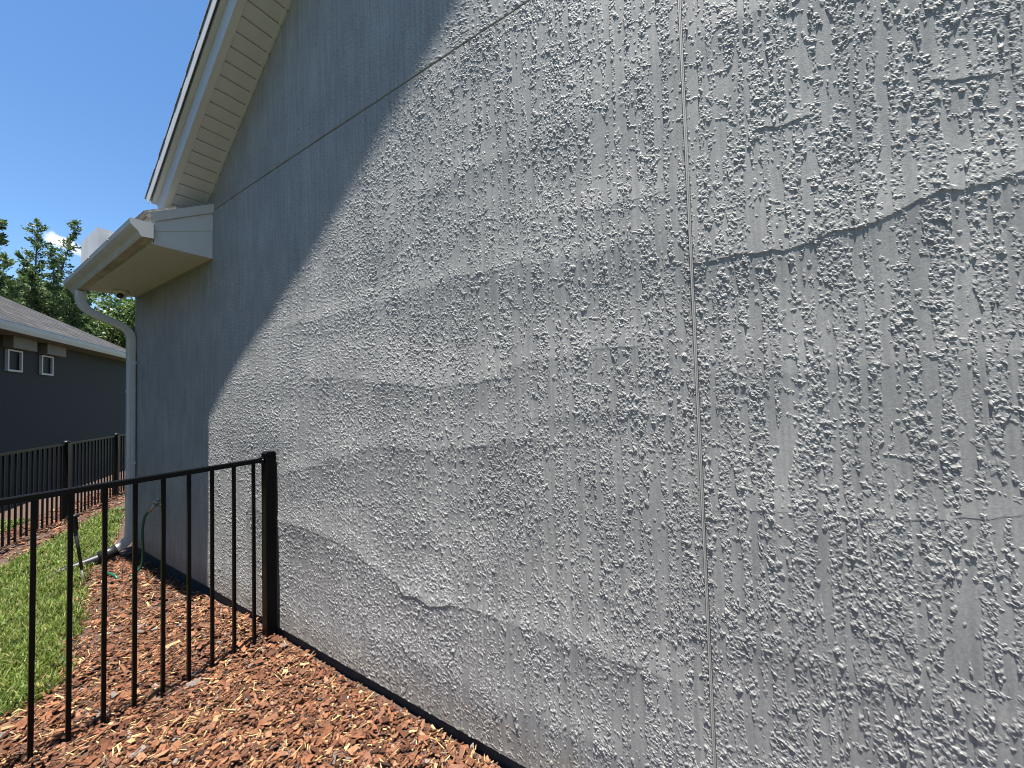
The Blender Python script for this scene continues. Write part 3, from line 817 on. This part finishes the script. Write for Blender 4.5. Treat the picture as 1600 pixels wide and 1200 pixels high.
L__.new(tcx.outputs['Object'], mpx.inputs['Vector']); L__.new(mpx.outputs[0], brk_.inputs['Vector'])
nzx = N_.new('ShaderNodeTexNoise'); nzx.inputs['Scale'].default_value = 9; nzx.inputs['Detail'].default_value = 6
L__.new(tcx.outputs['Object'], nzx.inputs['Vector'])
mxx = N_.new('ShaderNodeMix'); mxx.data_type = 'RGBA'; mxx.blend_type = 'OVERLAY'; mxx.inputs['Factor'].default_value = .7
L__.new(brk_.outputs['Color'], mxx.inputs['A']); L__.new(nzx.outputs['Fac'], mxx.inputs['B']); L__.new(mxx.outputs['Result'], P_.inputs['Base Color'])
rf.build('roof', M_NROOF, nh)
for s0, s1 in ((10.78, 11.20), (11.80, 12.21)):
    wz0, wz1 = 2.335, 2.755
    pn = lotbox('window', M_GLASS, nh, s0 + .03, s1 - .03, OW + .001, OW + .012, wz0 + .03, wz1 - .03)
    for (a0, a1, b0, b1) in ((s0, s1, wz0, wz0 + .035), (s0, s1, wz1 - .03, wz1), (s0, s0 + .038, wz0 + .035, wz1 - .03), (s1 - .038, s1, wz0 + .035, wz1 - .03)):
        lotbox('frame', M_NFRAME, pn, a0, a1, OW + .002, OW + .045, b0, b1)
for s0, s1 in ((10.72, 11.42), (11.76, 12.455)):
    lotbox('window_header', M_NTRIM, nh, s0, s1, OW + .002, OW + .14, 2.775, ZN - .004)

# ------------------------------------------------------------------ drain pipe, tap, hose, stake
dpp = thing('drain_pipe', (1.0, 5.83, 0), 'black plastic drain pipe lying from the downspout foot into the grass', 'pipe')
p_ = MB(); pth = [(1.235, YD, .060), (1.17, YD + .005, .040), (1.10, YD + .012, .022)]
p_.tube(pth, [.060, .060, .060], 20, ref=(0, 0, 1)); p_.build('adapter', M_PIPE, dpp, True)
p_ = MB(); pth = [(1.12 - .32 * i / 40, YD + .01 + .05 * i / 40, .014 - .075 * i / 40) for i in range(41)]
p_.tube(pth, [.052 * (1 + (.05 if i % 2 else -.04)) for i in range(41)], 18, ref=(0, 0, 1)); p_.build('corrugated_pipe', M_PIPE, dpp, True)

tap = thing('outdoor_faucet', (WX, 4.95, .60), 'small weathered outdoor tap low on the shaded grey wall', 'faucet')
t_ = MB(); t_.lathe([(.030, -.006), (.030, -.016), (.014, -.020), (.014, -.062), (.018, -.064), (.018, -.092), (.010, -.098)], (WX + .002, 4.95, .615), 14, 'x'); t_.build('body', M_BRASS, tap, True)
t_ = MB(); t_.tube([(WX - .075, 4.95, .612), (WX - .092, 4.97, .585), (WX - .104, 4.985, .560)], [.014, .014, .017], 12); t_.build('spout', M_BRASS, tap, True)
t_ = MB(); t_.lathe([(.006, 0), (.006, .030)], (WX - .065, 4.95, .625), 8); t_.build('stem', M_BRASS, tap)
hw = MB()
hw.tube([(WX - .065 + .028 * math.cos(a), 4.95 + .028 * math.sin(a), .658) for a in np.linspace(0, 2 * math.pi, 17)], .0085, 8, ref=(0, 0, 1))
for a in (0, math.pi / 2): hw.box((WX - .065 - (.026 if a == 0 else .004), 4.95 - (.004 if a == 0 else .026), .655), (WX - .065 + (.026 if a == 0 else .004), 4.95 + (.004 if a == 0 else .026), .661))
hw.build('handle', M_BRASS, tap, True)

def catmull(P, n=8):
    P = [Vector(p) for p in P]; P = [P[0] * 2 - P[1]] + P + [P[-1] * 2 - P[-2]]; out = []
    for i in range(1, len(P) - 2):
        for k in range(n):
            t = k / n
            out.append(.5 * ((2 * P[i]) + (-P[i-1] + P[i+1]) * t + (2 * P[i-1] - 5 * P[i] + 4 * P[i+1] - P[i+2]) * t * t + (-P[i-1] + 3 * P[i] - 3 * P[i+1] + P[i+2]) * t ** 3))
    out.append(P[-2]); return out
hz = MB(); hz.tube(catmull([(WX - .104, 4.985, .562), (WX - .125, 5.03, .50), (WX - .13, 5.07, .36), (WX - .12, 5.09, .18), (WX - .125, 5.10, .05), (WX - .16, 5.11, -.012), (WX - .24, 5.10, -.045), (1.085, 5.06, -.02), (1.068, 5.10, .010), (1.055, 5.20, .014), (1.045, 5.30, .002), (1.04, 5.38, -.04)]), .0105, 12, ref=(1, 0, 0))
hose = hz.build('garden_hose', M_HOSE, None, True)
tag(hose, 'green garden hose hanging from the tap into the mulch', 'hose')

st_ = thing('garden_stake', (.905, 5.30, 0), 'thin leaning black stake with thick head at the lawn edge', 'stake')
pb_ = Vector((.915, 5.30, -.10)); ptop = Vector((.832, 5.30, .600)); ax = (ptop - pb_).normalized()
s_ = MB(); s_.tube([pb_ + ax * .20, ptop - ax * .12], [.011, .013], 12); s_.build('shaft', M_STAKE, st_, True)
s_ = MB(); s_.tube([pb_, pb_ + ax * .205], [.006, .009], 10); s_.build('tip', M_TIP, st_, True)
s_ = MB(); s_.tube([ptop - ax * .150, ptop - ax * .125, ptop - ax * .02, ptop - ax * .008], [.014, .024, .027, .024], 14); s_.build('head', M_STAKE, st_, True)
s_ = MB(); s_.tube([ptop - ax * .009, ptop, ptop + ax * .004], [.040, .042, .030], 16); s_.build('cap', M_STAKE, st_, True)

# ------------------------------------------------------------------ mulch
def chips_mesh(n_target, sampler, size_scale, seed):
    r = np.random.default_rng(seed)
    x, y = sampler(r, n_target)
    keep = (lawn_mask(x, y) < r.uniform(-.10, .09, len(x)))
    keep &= ~((x > WX - .030 - .012 * perlin(y / .09, y * 0 + 2.2, 8)) & (y < YC + .012) & (y > -4.6))
    x, y = x[keep], y[keep]; n = len(x)
    L = r.lognormal(math.log(.0215), .52, n).clip(.009, .085) * size_scale
    W = (L * r.uniform(.25, .66, n)).clip(.005, .032) * 1.0
    T = r.uniform(.0018, .0055, n)
    splin = r.random(n) < .05
    L = np.where(splin, r.uniform(.03, .085, n), L); W = np.where(splin, r.uniform(.0025, .006, n), W); T = np.where(splin, r.uniform(.0015, .003, n), T)
    fine = r.random(n) < .22
    L = np.where(fine & ~splin, r.uniform(.006, .014, n), L); W = np.where(fine & ~splin, r.uniform(.003, .007, n), W)
    lift = r.random(n) ** 1.6
    z = ground_z(x, y) - .010 + .026 * lift
    yawc = r.normal(2.45, .75, n) if False else r.uniform(0, 2 * math.pi, n)
    pit = r.normal(0, .26, n); rol = r.normal(0, .40, n)
    cy_, sy_ = np.cos(yawc), np.sin(yawc); cp_, sp_ = np.cos(pit), np.sin(pit); cr_, sr_ = np.cos(rol), np.sin(rol)
    A = np.stack([cy_ * cp_, sy_ * cp_, sp_], 1)
    Bq = np.stack([-sy_ * cr_ - cy_ * sp_ * sr_, cy_ * cr_ - sy_ * sp_ * sr_, cp_ * sr_], 1)
    Cq = np.cross(A, Bq)
    c0 = np.stack([x, y, z], 1)
    corners = [(-1, -1), (1, -1), (1, 1), (-1, 1)]
    vs = np.zeros((n, 8, 3)); 
    bend = r.normal(0, .12, n)
    for k, (a_, b_) in enumerate(corners):
        ja = a_ * .5 * L * r.uniform(.62, 1.12, n); jb_ = b_ * .5 * W * r.uniform(.35, 1.25, n)
        base = c0 + A * ja[:, None] + Bq * jb_[:, None]
        for lv in (0, 1):
            hgt = (lv - .5) * T * r.uniform(.5, 1.4, n) + bend * np.abs(ja) * .3
            sh_ = r.normal(0, .08, n) * W
            vs[:, k + 4 * lv] = base + Cq * hgt[:, None] + Bq * sh_[:, None]
    f = np.array([(0, 3, 2, 1), (4, 5, 6, 7), (0, 1, 5, 4), (1, 2, 6, 5), (2, 3, 7, 6), (3, 0, 4, 7)])
    Q = (np.arange(n)[:, None, None] * 8 + f[None]).reshape(-1, 4)
    pal = np.array([(.29, .125, .070), (.36, .175, .105), (.22, .092, .054), (.15, .066, .042), (.42, .225, .14), (.27, .135, .092), (.33, .15, .08), (.10, .052, .038)])
    pick = r.choice(len(pal), n, p=[.2, .16, .18, .10, .10, .12, .10, .04])
    col = pal[pick] * np.array([.56, .54, .49]) * r.uniform(.55, 1.35, (n, 1))
    grey = (r.random(n) < .03); col[grey] = np.array([.18, .155, .14]) * r.uniform(.6, 1.2, (grey.sum(), 1))
    col[splin] = np.array([.44, .30, .14]) * r.uniform(.7, 1.25, (splin.sum(), 1))
    pale = (r.random(n) < .03); col[pale] = np.array([.42, .28, .14]) * r.uniform(.7, 1.15, (pale.sum(), 1))
    return vs.reshape(-1, 3), Q, np.repeat(col, 8, 0)
def uni(x0, x1, y0, y1):
    return lambda r, n: (r.uniform(x0, x1, n), r.uniform(y0, y1, n))
def lots(s0, s1, o0, o1):
    def f(r, n):
        s = r.uniform(s0, s1, n); o = r.uniform(o0, o1, n)
        return DN[0] * s + NN[0] * o, DN[1] * s + NN[1] * o
    return f
parts = [(17500, uni(.30, 1.37, .95, 2.6), 1.0), (9500, uni(.1, 1.37, 2.6, 3.8), 1.0), (6500, uni(.45, 1.37, 3.8, 6.0), 1.08),
         (1500, uni(-.6, .3, 1.6, 3.5), 1.2), (2400, uni(-1.1, 1.35, -1.0, 1.15), 1.6), (1200, uni(.9, 2.2, 6.0, 8.6), 1.3),
         (4200, lots(6.3, 11.2, -3.75, -2.85), 1.35)]
vv, qq, ccs, base = [], [], [], 0
for i, (n_, f_, s_) in enumerate(parts):
    v_, q_, c_ = chips_mesh(n_, f_, s_, 100 + i)
    vv.append(v_); qq.append(q_ + base); ccs.append(c_); base += len(v_)
me = fast_mesh('mulch', np.concatenate(vv), np.concatenate(qq)); set_colors(me, np.concatenate(ccs))
mul = link('mulch', me, M_MULCH); tag(mul, 'reddish brown bark mulch chips covering the bed along the wall', 'mulch', None, 'stuff')

# ------------------------------------------------------------------ grass
def grass(n, sampler, seed, hscale=1.0, wscale=1.0):
    r = np.random.default_rng(seed)
    x, y = sampler(r, n)
    k = lawn_mask(x, y) > r.uniform(-.05, .07, len(x)); x, y = x[k], y[k]; n = len(x)
    h = r.uniform(.035, .085, n) * hscale; w = r.uniform(.0025, .0048, n) * wscale
    az = r.uniform(0, 2 * math.pi, n); lean = r.uniform(.15, 1.0, n)
    z = ground_z(x, y) - .012
    d = np.stack([np.cos(az), np.sin(az)], 1); p = np.stack([-d[:, 1], d[:, 0]], 1)
    vs = np.zeros((n, 5, 3))
    for i, (t, ww) in enumerate(((0, 1), (.55, .85))):
        off = d * (h * lean * t ** 1.6)[:, None]
        zz = z + h * t * (1 - .25 * lean * t)
        for s, sg_ in ((0, -1), (1, 1)):
            vs[:, 2 * i + s, 0] = x + off[:, 0] + sg_ * p[:, 0] * w * ww; vs[:, 2 * i + s, 1] = y + off[:, 1] + sg_ * p[:, 1] * w * ww; vs[:, 2 * i + s, 2] = zz
    off = d * (h * lean)[:, None]
    vs[:, 4, 0] = x + off[:, 0]; vs[:, 4, 1] = y + off[:, 1]; vs[:, 4, 2] = z + h * (1 - .35 * lean)
    b = np.arange(n)[:, None] * 5
    Q = b + np.array([[0, 1, 3, 2]]); T = b + np.array([[2, 3, 4]])
    pal = np.array([(.074, .116, .014), (.102, .145, .021), (.130, .168, .034), (.042, .074, .011), (.22, .19, .08)])
    pk_ = r.choice(5, n, p=[.28, .31, .17, .13, .11])
    patch = 1 + .35 * perlin(x / .25, y / .25, 77)
    col = pal[pk_] * r.uniform(.8, 1.2, (n, 1)) * patch[:, None]
    return vs.reshape(-1, 3), Q, T, np.repeat(col, 5, 0)
vv, q1, t1_, cc_, base = [], [], [], [], 0
for i, (n_, f_, hs, ws) in enumerate([(42000, uni(-.35, 1.05, 3.25, 6.0), 1.0, 1.0), (16000, uni(.2, 1.9, 6.0, 8.6), 1.05, 1.4), (6000, uni(-1.6, -.35, 3.25, 6), 1.1, 1.8),
                                   (9000, lots(6.3, 8.5, -4.75, -3.7), 1.2, 2.0), (5000, uni(-4, -1.05, -1, 6), 1.3, 3)]):
    v_, q_, t_q, c_ = grass(n_, f_, 300 + i, hs, ws)
    vv.append(v_); q1.append(q_ + base); t1_.append(t_q + base); cc_.append(c_); base += len(v_)
me = fast_mesh('grass', np.concatenate(vv), np.concatenate(q1), None, np.concatenate(t1_)); set_colors(me, np.concatenate(cc_))
gr = link('grass', me, M_GRASS); tag(gr, 'short bright green grass blades of the lawn', 'grass', None, 'stuff')

# ------------------------------------------------------------------ trees
def leaf_cloud(pts, dirs, size, r, pal, weights):
    n = len(pts)
    ll = r.uniform(.6, 1.4, n) * size; ww = ll * r.uniform(.3, .55, n)
    a = dirs + r.normal(0, .5, (n, 3)); a /= np.linalg.norm(a, axis=1)[:, None]
    b = np.cross(a, r.normal(0, 1, (n, 3))); b /= np.linalg.norm(b, axis=1)[:, None]
    vs = np.zeros((n, 4, 3))
    vs[:, 0] = pts; vs[:, 1] = pts + a * (ll * .5)[:, None] + b * (ww * .5)[:, None]; vs[:, 2] = pts + a * ll[:, None]; vs[:, 3] = pts + a * (ll * .5)[:, None] - b * (ww * .5)[:, None]
    Q = np.arange(n)[:, None] * 4 + np.array([[0, 1, 2, 3]])
    col = np.array(pal)[r.choice(len(pal), n, p=weights)] * r.uniform(.7, 1.3, (n, 1))
    return vs.reshape(-1, 3), Q, np.repeat(col, 4, 0)
PAL_D = [(.070, .112, .036), (.108, .158, .052), (.150, .200, .078), (.042, .070, .025)]
PAL_L = [(.074, .124, .030), (.112, .170, .044), (.150, .208, .062), (.042, .078, .021)]
def tree_leafy(label, x, y, h, cr_, zc, n, seed, size, pal, group='trees behind the houses', flat=.8):
    r = np.random.default_rng(seed)
    t = thing('tree', (x, y, 0), label, 'tree', group)
    tr = MB()
    tr.tube([(x, y, -.3), (x + .05, y, h * .3), (x - .05, y + .1, h * .62), (x, y, h * .86)], [h * .028, h * .021, h * .013, .03], 9, ref=(1, 0, 0))
    nc = 26; cl = []
    for i in range(nc):
        v = r.normal(0, 1, 3); v /= np.linalg.norm(v); q = r.uniform(.45, 1) ** .6
        c = np.array([x, y, zc]) + v * np.array([cr_, cr_, cr_ * flat]) * q
        c[2] = min(c[2], h - .3); cl.append(c)
        zst = h * r.uniform(.25, .6)
        tr.tube([(x, y, zst), ((x + c[0]) / 2, (y + c[1]) / 2, (zst + c[2]) / 2 + .1), tuple(c)], [h * .008, h * .005, .015], 5, ref=(1, 0, .3))
    tr.build('trunk', M_BARK, t, True)
    per = n // nc; P, Dd = [], []
    for c in cl:
        rr_ = r.uniform(.5, 1.0) * cr_ * .42
        v = r.normal(0, 1, (per, 3)); v /= np.linalg.norm(v, axis=1)[:, None]
        P.append(c + v * rr_ * (r.random((per, 1)) ** .55) * np.array([1, 1, .75])); Dd.append(v * .6 + np.array([0, 0, -.1]))
    V_, Q_, C_ = leaf_cloud(np.concatenate(P), np.concatenate(Dd), size, r, pal, [.3, .35, .2, .15])
    me = fast_mesh('crown', V_, Q_); set_colors(me, C_); link('crown', me, M_LEAF, t)
    return t
def tree_shoots(label, x, y, shoots, n, seed, size, pal, group='trees behind the houses'):
    """upright feathery tree: each shoot = (dx0, dz0, dx1, dz1, radius at the foot)"""
    r = np.random.default_rng(seed)
    t = thing('tree', (x, y, 0), label, 'tree', group)
    tr = MB(); H_ = max(s[3] for s in shoots)
    tr.tube([(x, y, -.3), (x + .1, y, H_ * .3), (x, y, H_ * .55)], [.22, .16, .10], 9, ref=(1, 0, 0))
    P, Dd = [], []
    for (dx0, z0, dx1, z1, rad_) in shoots:
        dy = r.uniform(-.8, .8)
        a = np.array([x + dx0, y + dy * .4, z0]); b = np.array([x + dx1, y + dy, z1])
        tr.tube([(x, y, max(z0 - 1.5, 1)), tuple(a), tuple((a + b) / 2 + np.array([0, 0, .05])), tuple(b)], [.07, .055, .03, .008], 6, ref=(1, 0, .2))
        Ln = np.linalg.norm(b - a); ntw = int(Ln * 13)
        per = max(8, int(n / len(shoots) / ntw))
        for k in range(ntw):
            u = (k + r.random()) / ntw; c = a + (b - a) * u
            R0 = (.60 * rad_ * (1 - u) ** .8 + .16) * r.uniform(.45, 1.5)
            az = r.uniform(0, 2 * math.pi); up = r.uniform(.1, 1.0)
            d = np.array([math.cos(az), math.sin(az), up]); d /= np.linalg.norm(d)
            e = c + d * R0 * r.uniform(.6, 1.15)
            if R0 > .25: tr.tube([tuple(c), tuple(e)], [.012, .004], 4, ref=(0, 0, 1))
            w = r.random((per, 1)) ** .7
            P.append(c + (e - c) * w + r.normal(0, .03 + .04 * R0, (per, 3))); Dd.append(np.repeat((d * .9 + np.array([0, 0, .15]))[None], per, 0))
    tr.build('trunk', M_BARK, t, True)
    V_, Q_, C_ = leaf_cloud(np.concatenate(P), np.concatenate(Dd), size, r, pal, [.3, .35, .2, .15])
    me = fast_mesh('crown', V_, Q_); set_colors(me, C_); link('crown', me, M_LEAF, t)
    return t
def at(dx, dy, R): 
    q = math.hypot(dx, dy); return dx / q * R, dy / q * R
# positions along their bearing from the garden
x, y = at(.133, .99, 25.0)
tree_shoots('feathery evergreen with two tall pointed shoots above the far roof', x, y,
    [(-.55, 4.6, -.42, 9.55, .95), (-.35, 4.4, .66, 9.95, .7), (.35, 4.2, .95, 7.7, .7), (-.2, 3.5, -.9, 7.9, .9), (-.1, 3.3, -.15, 8.2, .9), (.5, 3.0, .9, 6.4, .8), (-.5, 3, -1.3, 6.6, .8), (.2, 3, .45, 7.0, .9), (-.7, 3, -.7, 7.2, .9)], 28000, 41, .105, PAL_D)
x, y = at(.066, .997, 23.0)
tree_shoots('feathery evergreen cut by the left edge of the photo', x, y,
    [(.05, 4.2, .22, 8.6, .7), (-.3, 4.2, -.55, 9.4, .8), (.15, 3.3, .35, 7.2, .8), (-.6, 3.2, -1.2, 8.0, .9), (.0, 3, .6, 6.3, .8)], 17000, 42, .105, PAL_D)
x, y = at(.105, .995, 31.0)
tree_leafy('dense broad tree behind the feathery evergreens', x, y, 8.6, 2.3, 6.0, 9000, 43, .26, PAL_D)
x, y = at(.182, .98, 33.0)
tree_leafy('light green leafy tree seen below the gutter end', x, y, 9.4, 2.6, 6.6, 12000, 44, .24, PAL_L)
x, y = at(.235, .97, 36.0)
tree_leafy('leafy tree seen between the downspout bend and the wall corner', x, y, 10.5, 3.3, 5.4, 14000, 45, .28, PAL_L, flat=1.6)
x, y = at(.155, .985, 40.0)
tree_leafy('far hazy green tree low behind the others', x, y, 8.5, 3.4, 4.6, 9000, 46, .3, PAL_L)
x, y = at(.03, 1, 29.0)
tree_leafy('dark leafy tree low at the left edge above the roof', x, y, 7.6, 2.4, 5.2, 6500, 47, .26, PAL_D)
